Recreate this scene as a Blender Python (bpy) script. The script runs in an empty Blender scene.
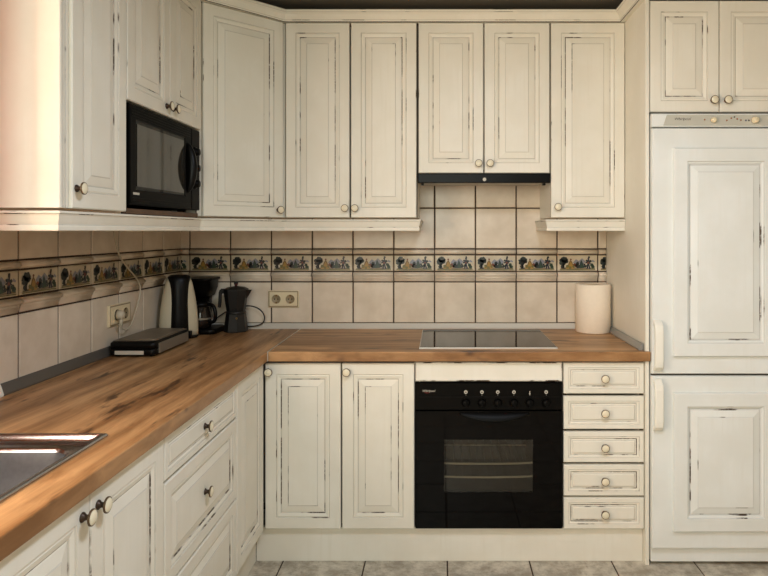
import bpy, math, random
from mathutils import Vector
random.seed(7)
scene = bpy.context.scene
COL = scene.collection
PI = math.pi

# ------------------------------------------------------------------ materials
def lin(c):
    return tuple(((x/255.0)/12.92 if x/255.0 <= .04045 else (((x/255.0)+.055)/1.055)**2.4) for x in c) + (1.0,)

class NT:
    def __init__(self, name):
        self.m = bpy.data.materials.new(name); self.m.use_nodes = True
        self.t = self.m.node_tree; self.n = self.t.nodes; self.l = self.t.links
        self.b = self.n['Principled BSDF']
    def node(self, typ, **kw):
        n = self.n.new(typ)
        for k, v in kw.items(): setattr(n, k, v)
        return n
    def link(self, a, b): self.l.new(a, b)
    def mix(self, fac, a, b):
        m = self.node('ShaderNodeMix', data_type='RGBA')
        for sock, val in ((m.inputs[0], fac), (m.inputs[6], a), (m.inputs[7], b)):
            if hasattr(val, 'links') or isinstance(val, bpy.types.NodeSocket): self.link(val, sock)
            else: sock.default_value = val
        return m.outputs[2]
    def noise(self, vec, scale, detail=3, rough=.55):
        n = self.node('ShaderNodeTexNoise'); n.inputs['Scale'].default_value = scale
        n.inputs['Detail'].default_value = detail; n.inputs['Roughness'].default_value = rough
        if vec is not None: self.link(vec, n.inputs['Vector'])
        return n.outputs['Fac']
    def mapping(self, vec, scale=(1,1,1), loc=(0,0,0), rot=(0,0,0)):
        m = self.node('ShaderNodeMapping'); m.inputs['Scale'].default_value = scale
        m.inputs['Location'].default_value = loc; m.inputs['Rotation'].default_value = rot
        self.link(vec, m.inputs['Vector']); return m.outputs[0]
    def ramp(self, fac, a, b):
        r = self.node('ShaderNodeMapRange', interpolation_type='SMOOTHSTEP')
        r.inputs['From Min'].default_value = a; r.inputs['From Max'].default_value = b
        self.link(fac, r.inputs['Value']); return r.outputs[0]
    def pos(self): return self.node('ShaderNodeNewGeometry').outputs['Position']
    def bump(self, h, strength, dist=.002):
        b = self.node('ShaderNodeBump'); b.inputs['Strength'].default_value = strength
        b.inputs['Distance'].default_value = dist
        self.link(h, b.inputs['Height']); self.link(b.outputs[0], self.b.inputs['Normal'])

M = {}
def simple(name, c, rough=.5, metal=0.0, spec=.5, var=.0, vscale=12, coat=0.0):
    n = NT(name); b = n.b
    b.inputs['Roughness'].default_value = rough; b.inputs['Metallic'].default_value = metal
    b.inputs['Specular IOR Level'].default_value = spec
    b.inputs['Coat Weight'].default_value = coat
    col = lin(c)
    if var > 0:
        f = n.noise(n.pos(), vscale, 4)
        d = tuple(x*(1-var) for x in col[:3]) + (1,)
        l_ = tuple(min(1, x*(1+var)) for x in col[:3]) + (1,)
        n.link(n.mix(n.ramp(f, .3, .7), d, l_), b.inputs['Base Color'])
    else:
        f = n.noise(n.pos(), vscale, 2)
        d = tuple(x*.985 for x in col[:3]) + (1,)
        n.link(n.mix(f, d, col), b.inputs['Base Color'])
    M[name] = n.m
    return n.m

PAINT = (231, 227, 215)
def paint(name, c=PAINT):
    n = NT(name); p = n.pos()
    f = n.noise(p, 5, 4); g = n.noise(n.mapping(p, (60, 60, 3)), 1, 3)
    col = lin(c); d = lin((c[0]-6, c[1]-7, c[2]-9))
    a = n.mix(n.ramp(f, .35, .7), d, col)
    a = n.mix(n.ramp(g, .45, .8), a, lin((c[0]-5, c[1]-6, c[2]-8)))
    n.link(a, n.b.inputs['Base Color'])
    n.b.inputs['Roughness'].default_value = .42
    n.b.inputs['Specular IOR Level'].default_value = .35
    M[name] = n.m
def worn(name, lo, hi, glaze, c=PAINT):
    """paint rubbed through along mouldings: broken dark streaks of the older brown coat"""
    n = NT(name); p = n.pos()
    f = n.noise(n.mapping(p, (1, 1, .8)), 7.5, 2.5, .6)
    g = n.noise(p, 90, 2)
    m1 = n.ramp(f, lo, hi)
    m2 = n.node('ShaderNodeMath', operation='MULTIPLY')
    n.link(m1, m2.inputs[0]); n.link(n.ramp(g, .25, .5), m2.inputs[1])
    base = n.mix(glaze, lin(c), lin((96, 74, 50)))
    n.link(n.mix(m2.outputs[0], base, lin((72, 58, 44))), n.b.inputs['Base Color'])
    n.b.inputs['Roughness'].default_value = .55
    M[name] = n.m

paint('cream_paint')
paint('fridge_paint', (228, 231, 229))
worn('worn_heavy', .53, .58, .36)
worn('worn_faint', .60, .66, .30)
worn('worn_edge', .66, .73, .12)
FRP = (228, 231, 229)
worn('fridge_worn_heavy', .53, .58, .26, FRP)
worn('fridge_worn_faint', .60, .66, .22, FRP)
worn('fridge_worn_edge', .66, .73, .10, FRP)
worn('worn_strip', .47, .53, .25)
simple('shelf_brown', (92, 66, 46), .6, var=.15)
simple('gap_shade_brown', (58, 44, 32), .8)  # dark edge colour paints in the shade of the deep gaps between fronts
simple('plaster', (206, 198, 184), .8, var=.02)
simple('peach_plaster', (238, 176, 132), .8, var=.02)
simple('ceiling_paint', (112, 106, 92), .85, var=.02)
simple('grout', (60, 46, 36), .9, var=.15, vscale=60)
simple('black_plastic', (11, 10, 9), .36, spec=.15)
simple('black_glass', (5, 4, 4), .05, spec=.14)
simple('mirror_glass', (46, 42, 36), .06, spec=1.0)
simple('black_enamel', (8, 7, 6), .30, spec=.12)
simple('dark_bakelite', (10, 9, 8), .42, spec=.08)
simple('moka_black', (26, 25, 24), .42, spec=.4)
simple('moka_red', (70, 26, 20), .4)
simple('rubber_cable', (14, 13, 13), .5)
simple('ivory_plastic', (226, 212, 178), .35)
simple('white_plastic', (228, 224, 212), .35)
simple('cable_white', (196, 186, 164), .45)
simple('socket_shade', (150, 134, 104), .5)
simple('brass_pin', (120, 90, 50), .35, .8)
simple('aluminium', (158, 158, 154), .38, .55)
simple('aluminium_dark', (104, 100, 94), .4, .4)
simple('aluminium_light', (216, 212, 202), .35, .25)
simple('steel', (176, 178, 184), .2, 1.0, var=.03, vscale=50)
simple('steel_basin', (150, 150, 154), .33, 1.0, var=.05, vscale=90)
simple('grill_plate', (124, 112, 96), .45, .3, var=.1)
simple('silver_plastic', (150, 144, 132), .3, .6)
simple('knob_ceramic', (226, 216, 190), .22)
simple('bronze', (58, 42, 30), .42, .5)
simple('knob_rim', (92, 72, 48), .35, .4)
simple('panel_grey', (190, 188, 176), .4)
simple('mark_white', (196, 190, 176), .5)
simple('logo_dark', (66, 62, 56), .5)
simple('logo_red', (150, 40, 36), .5)
simple('led_orange', (140, 84, 40), .5)
simple('led_blue', (70, 70, 96), .5)
simple('paper', (240, 226, 206), .9, var=.015, vscale=60, spec=.1)
simple('card', (170, 140, 104), .9)
simple('cavity', (128, 124, 116), .5)
simple('chrome_rack', (240, 234, 214), .35, .1)
simple('hood_grey', (176, 170, 158), .4, .2)
simple('handle_cream', (236, 233, 222), .35)
simple('kettle_cream', (198, 188, 162), .4)
simple('microwave_black', (9, 8, 7), .34, spec=.03)
for nm, c in dict(pic_leaf=(30, 38, 36), pic_green=(44, 66, 48), pic_teal=(34, 56, 54), pic_ochre=(158, 122, 52),
                  pic_gold=(118, 92, 44), pic_sky=(132, 134, 146), pic_navy=(36, 36, 52), pic_rust=(110, 58, 38),
                  pic_olive=(104, 98, 50), pic_ground=(120, 108, 84)).items():
    simple(nm, c, .3)

# tiles: off-white glaze with slight cloudiness
def tile_mat(name, c):
    n = NT(name); p = n.pos()
    f = n.noise(p, 9, 4); g = n.noise(p, 60, 3)
    col = lin(c); d = lin((c[0]-16, c[1]-18, c[2]-20))
    a = n.mix(n.ramp(f, .3, .75), d, col)
    n.link(a, n.b.inputs['Base Color'])
    n.b.inputs['Roughness'].default_value = .28
    n.bump(n.noise(p, 14, 3), .14, .003)
    M[name] = n.m
tile_mat('wall_tile', (226, 214, 196))
tile_mat('picture_tile', (204, 194, 172))

def wood(name, axis):
    n = NT(name); p = n.pos()
    al, ac = 1.3, 17.0
    sc = (al, ac, 6) if axis == 'x' else (ac, al, 6)
    v = n.mapping(p, sc, (3.1, 1.7, 0))
    warp = n.noise(n.mapping(p, (3, 3, 3)), 1, 2)
    addv = n.node('ShaderNodeVectorMath', operation='ADD')
    sv = n.node('ShaderNodeVectorMath', operation='SCALE'); sv.inputs['Scale'].default_value = .9
    cmb = n.node('ShaderNodeCombineXYZ'); n.link(warp, cmb.inputs[0]); n.link(warp, cmb.inputs[1])
    n.link(cmb.outputs[0], sv.inputs[0]); n.link(v, addv.inputs[0]); n.link(sv.outputs[0], addv.inputs[1])
    v2 = addv.outputs[0]
    f = n.noise(v2, 1.0, 6, .62)
    col = n.mix(n.ramp(f, .3, .72), lin((122, 83, 47)), lin((200, 155, 108)))
    fine = n.noise(n.mapping(p, (6, 150, 20) if axis == 'x' else (150, 6, 20)), 1, 3)
    fx = n.node('ShaderNodeMath', operation='MULTIPLY'); n.link(n.ramp(fine, .5, .75), fx.inputs[0]); fx.inputs[1].default_value = .35
    col = n.mix(fx.outputs[0], col, lin((112, 76, 44)))
    # dark knots and cracks drawn out along the grain
    k = n.noise(n.mapping(p, (3.4, 21, 5) if axis == 'x' else (21, 3.4, 5), (.4, 5.2, 0)), 1, 3, .7)
    km = n.node('ShaderNodeMath', operation='MULTIPLY'); n.link(n.ramp(k, .575, .68), km.inputs[0]); km.inputs[1].default_value = .85
    col = n.mix(km.outputs[0], col, lin((56, 33, 20)))
    n.link(col, n.b.inputs['Base Color'])
    rr = n.node('ShaderNodeMapRange'); rr.inputs['To Min'].default_value = .46; rr.inputs['To Max'].default_value = .36
    n.link(f, rr.inputs['Value']); n.link(rr.outputs[0], n.b.inputs['Roughness'])
    n.b.inputs['Specular IOR Level'].default_value = .4
    n.bump(f, .12, .002)
    M[name] = n.m
wood('oak_across', 'x'); wood('oak_along', 'y')

def floor_mat():
    n = NT('floor_tile'); p = n.pos()
    f = n.noise(p, 14, 6, .7); g = n.noise(p, 55, 4, .7)
    col = n.mix(n.ramp(f, .35, .68), lin((150, 140, 124)), lin((206, 198, 182)))
    gm = n.node('ShaderNodeMath', operation='MULTIPLY'); n.link(n.ramp(g, .56, .7), gm.inputs[0]); gm.inputs[1].default_value = .55
    col = n.mix(gm.outputs[0], col, lin((112, 98, 80)))
    n.link(col, n.b.inputs['Base Color']); n.b.inputs['Roughness'].default_value = .4
    n.bump(f, .3, .003)
    M['floor_tile'] = n.m
floor_mat()

def pane_mat():
    n = NT('tinted_glass')
    out = n.n['Material Output']
    tr = n.node('ShaderNodeBsdfTransparent'); tr.inputs[0].default_value = lin((225, 222, 216))
    gl = n.node('ShaderNodeBsdfGlossy'); gl.inputs['Roughness'].default_value = .04
    fr = n.node('ShaderNodeFresnel'); fr.inputs[0].default_value = 1.5
    mx = n.node('ShaderNodeMixShader')
    n.link(fr.outputs[0], mx.inputs[0]); n.link(tr.outputs[0], mx.inputs[1]); n.link(gl.outputs[0], mx.inputs[2])
    n.link(mx.outputs[0], out.inputs['Surface'])
    M['tinted_glass'] = n.m
pane_mat()
def carafe_mat():
    n = NT('dark_carafe_glass')
    n.b.inputs['Base Color'].default_value = lin((40, 32, 26)); n.b.inputs['Roughness'].default_value = .05
    n.b.inputs['Transmission Weight'].default_value = .35; n.b.inputs['IOR'].default_value = 1.45
    M['dark_carafe_glass'] = n.m
carafe_mat()
def window_glass():
    n = NT('window_pane'); out = n.n['Material Output']
    tr = n.node('ShaderNodeBsdfTransparent'); gl = n.node('ShaderNodeBsdfGlossy'); gl.inputs['Roughness'].default_value = .01
    mx = n.node('ShaderNodeMixShader'); mx.inputs[0].default_value = .06
    n.link(tr.outputs[0], mx.inputs[1]); n.link(gl.outputs[0], mx.inputs[2]); n.link(mx.outputs[0], out.inputs['Surface'])
    M['window_pane'] = n.m
window_glass()

# ------------------------------------------------------------------ mesh building
class Frame:
    """local frame on a face: u across, v up, w out of the face"""
    def __init__(s, o, u, w): s.o, s.u, s.w = Vector(o), Vector(u).normalized(), Vector(w).normalized()
    def __call__(s, a, b, c): return s.o + s.u*a + Vector((0, 0, 1))*b + s.w*c
def back_frame(y): return Frame((0, y, 0), (1, 0, 0), (0, -1, 0))     # faces the camera
def left_frame(x): return Frame((x, 0, 0), (0, 1, 0), (1, 0, 0))      # faces right
ID = lambda a, b, c: Vector((a, b, c))

class MB:
    def __init__(s): s.v, s.f = [], []
    def add(s, pts, mat, smooth=False):
        i = len(s.v); s.v += [Vector(p) for p in pts]; s.f.append((tuple(range(i, i+len(pts))), mat, smooth))
    def box(s, x0, x1, y0, y1, z0, z1, mat, F=ID, mats={}):
        """in F coordinates (a,b,c); mats: 'a0','a1','b0','b1','c0','c1'"""
        i = len(s.v)
        for a in (x0, x1):
            for b in (y0, y1):
                for c in (z0, z1): s.v.append(F(a, b, c))
        q = dict(a0=(0, 1, 3, 2), a1=(4, 6, 7, 5), b0=(0, 4, 5, 1), b1=(2, 3, 7, 6), c0=(0, 2, 6, 4), c1=(1, 5, 7, 3))
        for k, t in q.items(): s.f.append((tuple(i+j for j in t), mats.get(k, mat), False))
        return s
    def loft(s, loops, mats, cap0=None, cap1=None, smooth=False, closed=True):
        n = len(loops[0]); i0 = len(s.v)
        for L in loops: s.v += [Vector(p) for p in L]
        for k in range(len(loops)-1):
            mt = mats[k] if isinstance(mats, (list, tuple)) else mats
            for j in range(n if closed else n-1):
                a = i0+k*n+j; b = i0+k*n+(j+1) % n
                s.f.append(((a, b, b+n, a+n), mt, smooth))
        if cap0: s.f.append((tuple(i0+j for j in reversed(range(n))), cap0, False))
        if cap1: s.f.append((tuple(i0+(len(loops)-1)*n+j for j in range(n)), cap1, False))
        return s
    def rects(s, rings, F, centre):
        """rings: (a0,a1,b0,b1,c,mat of strip reaching this ring)"""
        loops = [[F(r[0], r[2], r[4]), F(r[1], r[2], r[4]), F(r[1], r[3], r[4]), F(r[0], r[3], r[4])] for r in rings]
        s.loft(loops, [r[5] for r in rings[1:]], cap0=rings[0][5], cap1=centre); return s
    def lathe(s, o, axis, prof, n=24, smooth=True, cap0=True, cap1=True):
        """prof: (radius, height, mat reaching this ring)"""
        ax = Vector(axis).normalized(); t = Vector((0, 0, 1)) if abs(ax.z) < .9 else Vector((1, 0, 0))
        e1 = ax.cross(t).normalized(); e2 = ax.cross(e1).normalized(); o = Vector(o)
        loops = [[o+ax*h+(e1*math.cos(2*PI*k/n)+e2*math.sin(2*PI*k/n))*max(r, 1e-5) for k in range(n)] for r, h, m in prof]
        s.loft(loops, [p[2] for p in prof[1:]], prof[0][2] if cap0 else None, prof[-1][2] if cap1 else None, smooth); return s
    def tube(s, pts, r, mat, n=10, sub=0, radii=None):
        P = [Vector(p) for p in pts]
        for _ in range(sub):                                   # corner cutting
            Q = [P[0]]
            for a, b in zip(P, P[1:]): Q += [a*.75+b*.25, a*.25+b*.75]
            P = Q+[P[-1]]
        up = Vector((.13, .27, .95)); loops = []
        for i, p in enumerate(P):
            d = (P[min(i+1, len(P)-1)]-P[max(i-1, 0)]).normalized()
            e1 = d.cross(up)
            if e1.length < .05: e1 = d.cross(Vector((1, 0, 0)))
            e1.normalize(); e2 = d.cross(e1)
            rr = r if radii is None else radii[i]
            loops.append([p+(e1*math.cos(2*PI*k/n)+e2*math.sin(2*PI*k/n))*rr for k in range(n)])
        s.loft(loops, mat, mat, mat, True); return s
    def sweep(s, path, prof, cap=True):
        """prof: (outward offset, z, mat); outward is to the right of the path"""
        P = [Vector((p[0], p[1])) for p in path]; loops = []
        nor = [Vector(((b-a).y, -(b-a).x)).normalized() for a, b in zip(P, P[1:])]
        for i, p in enumerate(P):
            if i == 0: m = nor[0]
            elif i == len(P)-1: m = nor[-1]
            else:
                m = (nor[i-1]+nor[i]).normalized(); m = m/max(.2, m.dot(nor[i]))
            loops.append([(p.x+m.x*o, p.y+m.y*o, z) for o, z, mt in prof])
        n = len(prof); i0 = len(s.v)
        for L in loops: s.v += [Vector(q) for q in L]
        for k in range(len(loops)-1):
            for j in range(n):
                a, b = i0+k*n+j, i0+k*n+(j+1) % n
                s.f.append(((a, b, b+n, a+n), prof[(j+1) % n][2], False))
        if cap:
            s.f.append((tuple(i0+j for j in reversed(range(n))), prof[0][2], False))
            s.f.append((tuple(i0+(len(loops)-1)*n+j for j in range(n)), prof[0][2], False))
        return s
    def prism(s, poly, z0, z1, mat, F=ID, c0=None, c1=None):
        a = [F(p[0], p[1], z0) for p in poly]; b = [F(p[0], p[1], z1) for p in poly]
        s.loft([a, b], mat, mat, mat); return s
    def build(s, name, parent=None, bevel=0, seg=2, label=None):
        lo = Vector((min(v[i] for v in s.v) for i in range(3))); hi = Vector((max(v[i] for v in s.v) for i in range(3)))
        c = (lo+hi)/2
        if parent is None: c.z = lo.z
        me = bpy.data.meshes.new(name)
        me.from_pydata([tuple(v-c) for v in s.v], [], [f[0] for f in s.f])
        names = []
        for f in s.f:
            if f[1] not in names: names.append(f[1])
        for n in names: me.materials.append(M[n])
        for p, f in zip(me.polygons, s.f):
            p.material_index = names.index(f[1]); p.use_smooth = f[2]
        import bmesh
        bm = bmesh.new(); bm.from_mesh(me)
        bmesh.ops.remove_doubles(bm, verts=bm.verts, dist=1e-6) if bevel == 0 and len(bm.verts) < 0 else None
        bmesh.ops.recalc_face_normals(bm, faces=bm.faces); bm.to_mesh(me); bm.free()
        o = bpy.data.objects.new(name, me); COL.objects.link(o)
        if parent is not None:
            o.parent = parent; o.location = c-ORG[parent.name]
        else: o.location = c
        ORG[o.name] = c
        if bevel:
            b = o.modifiers.new('bevel', 'BEVEL'); b.width = bevel; b.segments = seg; b.limit_method = 'ANGLE'
            b.angle_limit = math.radians(40); b.harden_normals = False
        if label: o['label'] = label
        return o
ORG = {}
def tag(o, label, cat, group=None):
    o['label'] = label; o['category'] = cat
    if group: o['group'] = group
    return o
def thing(name, loc, label, cat, group=None):
    o = bpy.data.objects.new(name, None); COL.objects.link(o); o.empty_display_size = .05
    o.location = loc; ORG[o.name] = Vector(loc); return tag(o, label, cat, group)
def structure(o): o['kind'] = 'structure'; return o
def text_part(body, name, parent, F, a, b, c, size, mat, shear=0.0, ext=.0004):
    cu = bpy.data.curves.new(name, 'FONT'); cu.body = body; cu.size = size; cu.shear = shear; cu.extrude = ext
    cu.align_x = 'CENTER'; cu.align_y = 'CENTER'
    t = bpy.data.objects.new(name, cu); COL.objects.link(t)
    bpy.context.view_layer.update()
    me0 = t.evaluated_get(bpy.context.evaluated_depsgraph_get()).to_mesh()
    mb = MB(); mb.v = [F(a+v.co.x, b+v.co.y, c+v.co.z) for v in me0.vertices]
    mb.f = [(tuple(p.vertices), mat, False) for p in me0.polygons]
    t.to_mesh_clear(); bpy.data.objects.remove(t); bpy.data.curves.remove(cu)
    return mb.build(name, parent)

# ------------------------------------------------------------------ camera
CAMY, CAMZ, FPX = -3.212, 1.367, 636.0
cam = bpy.data.cameras.new('camera'); co = bpy.data.objects.new('camera', cam); COL.objects.link(co)
co.location = (0, CAMY, CAMZ); co.rotation_euler = (PI/2, 0, 0)
cam.sensor_width = 36; cam.lens = FPX/768*36
cam.shift_x = (384-441)/768; cam.shift_y = (231-288)/768
cam.clip_start = .02
scene.camera = co

# ------------------------------------------------------------------ room
XL, XR, YB, YR, ZC = -1.318, 2.3, 0.0, -4.4, 2.400
PIN, POUT = .836, .852                        # tall side panel faces
TW = .2058
ROWS = [(.9025, 1.1105, 'plain'), (1.1105, 1.163, 'low'), (1.163, 1.247, 'picture'), (1.247, 1.2765, 'top'),
        (1.2765, 1.4825, 'plain'), (1.4825, 1.6883, 'plain'), (1.6883, 1.8, 'plain')]
G = .0029
def picture(mb, F, a0, b0, w, h, clip):
    """little landscape painted on a border tile"""
    c = .0072
    def poly(pts, mat, dc=0):
        P = [(a0+p[0]*w, b0+p[1]*h) for p in pts]
        if any(p[0] > clip[1] for p in P) or any(p[0] < clip[0] for p in P):
            P = [(min(max(p[0], clip[0]), clip[1]), p[1]) for p in P]
            if max(p[0] for p in P)-min(p[0] for p in P) < .002: return
        mb.add([F(p[0], p[1], c+dc) for p in P], mat)
    def blob(x, y, r, mat, n=9, dc=0, ry=None):
        ry = ry or r*w/h
        poly([(x+r*math.cos(2*PI*k/n)*random.uniform(.75, 1.15), y+ry*math.sin(2*PI*k/n)*random.uniform(.75, 1.15)) for k in range(n)], mat, dc)
    poly([(.38, .55), (.46, .76), (.53, .64), (.62, .82), (.72, .6), (.66, .45), (.42, .42)], 'pic_sky')
    poly([(.86, .6), (.9, .72), (.96, .62), (.95, .55)], 'pic_sky')
    poly([(.03, .1), (.97, .1), (.97, .055), (.5, .05), (.03, .055)], 'pic_olive', .0001)
    poly([(.04, .16), (.2, .24), (.4, .19), (.6, .25), (.8, .17), (.96, .2), (.96, .12), (.5, .1), (.04, .11)], 'pic_ground', .0001)
    poly([(.18, .2), (.3, .3), (.44, .24), (.4, .14), (.2, .14)], 'pic_ochre', .0002)
    for x, y, r in ((.07, .64, .06), (.13, .76, .07), (.19, .62, .065), (.12, .52, .075), (.2, .72, .05), (.1, .28, .05)): blob(x, y, r, 'pic_leaf', dc=.0003)
    poly([(.115, .5), (.145, .5), (.15, .2), (.2, .14), (.07, .14), (.115, .22)], 'pic_leaf', .0003)
    poly([(.23, .24), (.27, .56), (.32, .72), (.36, .56), (.41, .26)], 'pic_gold', .0003)
    poly([(.26, .28), (.31, .6), (.35, .5), (.38, .28)], 'pic_ochre', .0004)
    blob(.32, .74, .025, 'pic_rust', dc=.0005)
    for x, y, r in ((.42, .4, .04), (.46, .3, .035)): blob(x, y, r, 'pic_rust', dc=.0004)
    for x, y, r in ((.23, .3, .045), (.39, .28, .035), (.3, .2, .04)): blob(x, y, r, 'pic_olive', dc=.00045)
    for x, y, r in ((.17, .8, .05), (.06, .5, .045), (.84, .62, .035), (.74, .66, .03), (.8, .88, .03)): blob(x, y, r, 'pic_leaf', dc=.0005)
    for x, y, r in ((.5, .48, .05), (.5, .32, .065), (.7, .3, .04), (.68, .42, .03)): blob(x, y, r, 'pic_leaf', dc=.0004)
    poly([(.53, .18), (.57, .55), (.6, .72), (.64, .52), (.68, .2)], 'pic_teal', .0003)
    poly([(.57, .16), (.61, .5), (.66, .2)], 'pic_green', .0005)
    poly([(.735, .14), (.755, .45), (.765, .72), (.81, .76), (.83, .5), (.815, .4), (.85, .14), (.8, .12), (.79, .34), (.775, .12)], 'pic_navy', .0004)
    blob(.79, .8, .028, 'pic_navy', dc=.0005)
    poly([(.7, .54), (.78, .64), (.86, .5), (.86, .44), (.79, .54), (.71, .47)], 'pic_navy', .0005)
    blob(.785, .52, .03, 'pic_rust', dc=.0006)
    for x, y, r in ((.88, .38, .05), (.91, .26, .05), (.76, .34, .03)): blob(x, y, r, 'pic_green', dc=.0004)
    poly([(.83, .2), (.9, .24), (.96, .17), (.9, .12)], 'pic_olive', .0003)

def tiles(mb, F, joints, lo, hi, rows):
    """glazed tiles standing 5 mm proud of the grout"""
    joints = sorted(joints)
    edges = [lo]+[j for j in joints if lo+.004 < j < hi-.004]+[hi]
    for (z0, z1, kind) in rows:
        for a, b in zip(edges, edges[1:]):
            j = lambda: random.uniform(-.0006, .0006)
            a0, a1 = a+(G if a > lo else .0005)+j(), b-(G if b < hi else .0005)+j(); b0, b1 = z0+G+j(), z1-G+j()
            if kind in ('plain', 'picture'):
                mt = 'wall_tile' if kind == 'plain' else 'picture_tile'
                e = .0035
                mb.rects([(a0, a1, b0, b1, 0, mt), (a0, a1, b0, b1, .003, mt), (a0+.0012, a1-.0012, b0+.0012, b1-.0012, .005, mt),
                          (a0+e, a1-e, b0+e, b1-e, .0062, mt)], F, mt)
                if kind == 'picture':
                    full = [x for x in joints if x <= a+.005]
                    left = max(full) if full else b-TW
                    if b-a > TW*.9: left = a
                    elif a == lo: left = b-TW
                    picture(mb, F, left+.008, z0+.003, TW-.016, z1-z0-.006, (a0+.003, a1-.003))
            else:
                h = b1-b0
                pr = [(0, 0), (0, .004), (.1, .005), (.38, .0095), (.45, .0125), (.50, .0085), (.56, .016), (.7, .0215), (.85, .018), (.96, .008), (1, .006), (1, 0)] if kind == 'low' else \
                     [(0, 0), (0, .005), (.14, .009), (.35, .014), (.6, .014), (.82, .0095), (1, .005), (1, 0)]
                L = [[F(x, b0+t*h, c) for t, c in pr] for x in (a0, a1)]
                i = len(mb.v); n = len(pr)
                mb.loft(L, 'wall_tile', 'wall_tile', 'wall_tile', True)
BJ = [-.0323+TW*k for k in range(-7, 6)]
LJ = [-TW*k for k in range(1, 16)]
# back wall with its tiled splashback
mb = MB(); mb.box(XL-.12, XR+.12, 0, .12, -.02, ZC+.02, 'plaster')
F = back_frame(0)
mb.box(XL+.0005, PIN-.001, .86, 1.75, .0002, .0026, 'grout', F)
tiles(mb, F, BJ, XL+.001, PIN-.0015, ROWS)
structure(mb.build('wall_back'))
# left wall with window opening over the sink
WY0, WY1, WZ0, WZ1 = -3.30, -1.95, 1.02, 2.25
mb = MB(); x0 = XL-.22
mb.box(x0, XL, YR-.1, WY0, -.02, ZC+.02, 'peach_plaster'); mb.box(x0, XL, WY1, 0, -.02, ZC+.02, 'peach_plaster')
mb.box(x0, XL, WY0, WY1, -.02, WZ0, 'peach_plaster'); mb.box(x0, XL, WY0, WY1, WZ1, ZC+.02, 'peach_plaster')
F = left_frame(XL)
mb.box(-1.62, -.0005, .86, 1.42, .0002, .0026, 'grout', F); mb.box(-2.26, -1.62, .86, 1.02, .0002, .0026, 'grout', F)
tiles(mb, F, LJ, -1.62, -.003, ROWS[:4]+[(1.2765, 1.425, 'plain')])
tiles(mb, F, LJ, -2.26, -1.62, [(.9025, 1.018, 'plain')])
structure(mb.build('wall_left'))
mb = MB(); mb.box(XR, XR+.12, YR-.1, 0, -.02, ZC+.02, 'plaster'); structure(mb.build('wall_right'))
# rear wall with an added, unseen glazed opening that lets in fill light
RX0, RX1, RZ0, RZ1 = -1.25, .45, 1.2, 2.32
mb = MB()
mb.box(XL, RX0, YR-.12, YR, -.02, ZC+.02, 'plaster'); mb.box(RX1, XR, YR-.12, YR, -.02, ZC+.02, 'plaster')
mb.box(RX0, RX1, YR-.12, YR, -.02, RZ0, 'plaster'); mb.box(RX0, RX1, YR-.12, YR, RZ1, ZC+.02, 'plaster')
structure(mb.build('wall_rear'))
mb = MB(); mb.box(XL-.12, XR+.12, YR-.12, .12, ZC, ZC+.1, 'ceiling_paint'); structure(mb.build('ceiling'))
# floor: one slab of stone-look tiles with dark joints
mb = MB(); mb.box(XL-.12, XR+.12, YR-.12, .12, -.1, -.004, 'grout')
FT = .34
for i in range(-5, 9):
    for j in range(0, 14):
        a0, a1 = .026+FT*(i-1)+.003, .026+FT*i-.003; b1, b0 = -.42-FT*(j-1)-.003, -.42-FT*j+.003
        a0, a1, b0, b1 = max(a0, XL), min(a1, XR), max(b0, YR), min(b1, 0)
        if a1-a0 < .02 or b1-b0 < .02: continue
        mb.rects([(a0, a1, b0, b1, -.005, 'floor_tile'), (a0, a1, b0, b1, -.0012, 'floor_tile'), (a0+.003, a1-.003, b0+.003, b1-.003, 0, 'floor_tile')],
                 lambda a, b, c: Vector((a, b, c)), 'floor_tile')
structure(mb.build('floor'))
def window_frame(name, F, a0, a1, b0, b1):
    mb = MB(); t = .05
    for (p, q, r, s_) in ((a0, a0+t, b0, b1), (a1-t, a1, b0, b1), (a0+t, a1-t, b0, b0+t), (a0+t, a1-t, b1-t, b1), ((a0+a1)/2-.025, (a0+a1)/2+.025, b0+t, b1-t)):
        mb.box(p, q, r, s_, -.03, .03, 'white_plastic', F)
    o = structure(mb.build(name))
    g = MB(); g.box(a0+t, a1-t, b0+t, b1-t, -.004, .004, 'window_pane', F); g.build('pane', o)
window_frame('window_1', left_frame(XL-.17), WY0, WY1, WZ0, WZ1)
window_frame('fill_window', Frame((0, YR-.07, 0), (1, 0, 0), (0, 1, 0)), RX0, RX1, RZ0, RZ1)  # added unseen window, there only for the rear fill light

# unseen peach cloth added beside the sink window to tint the end panel's light
def fill_curtain_mat():
    n = NT('fill_curtain_cloth'); out = n.n['Material Output']
    d = n.node('ShaderNodeBsdfDiffuse'); t = n.node('ShaderNodeBsdfTranslucent'); mx = n.node('ShaderNodeMixShader')
    for q in (d, t): q.inputs[0].default_value = lin((214, 142, 94))
    mx.inputs[0].default_value = .55
    n.link(d.outputs[0], mx.inputs[1]); n.link(t.outputs[0], mx.inputs[2]); n.link(mx.outputs[0], out.inputs['Surface'])
    M['fill_curtain_cloth'] = n.m
fill_curtain_mat()
mb = MB(); cz = []
n = 70
for side_ in (0, 1):
    row = []
    for k in range(n+1):
        t = k/n; y = -2.02+.36*t; x = XL+.035+.19*t**1.4+.012*math.sin(t*46)*(1-.3*t)+(.0012 if side_ else 0)
        row.append((x, y))
    cz.append(row)
loop = cz[0]+cz[1][::-1]
mb.loft([[(x, y, z) for x, y in loop] for z in (1.0, 1.4, 1.8, 2.2, 2.33)], 'fill_curtain_cloth', 'fill_curtain_cloth', 'fill_curtain_cloth', True)
structure(mb.build('fill_curtain'))

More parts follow.
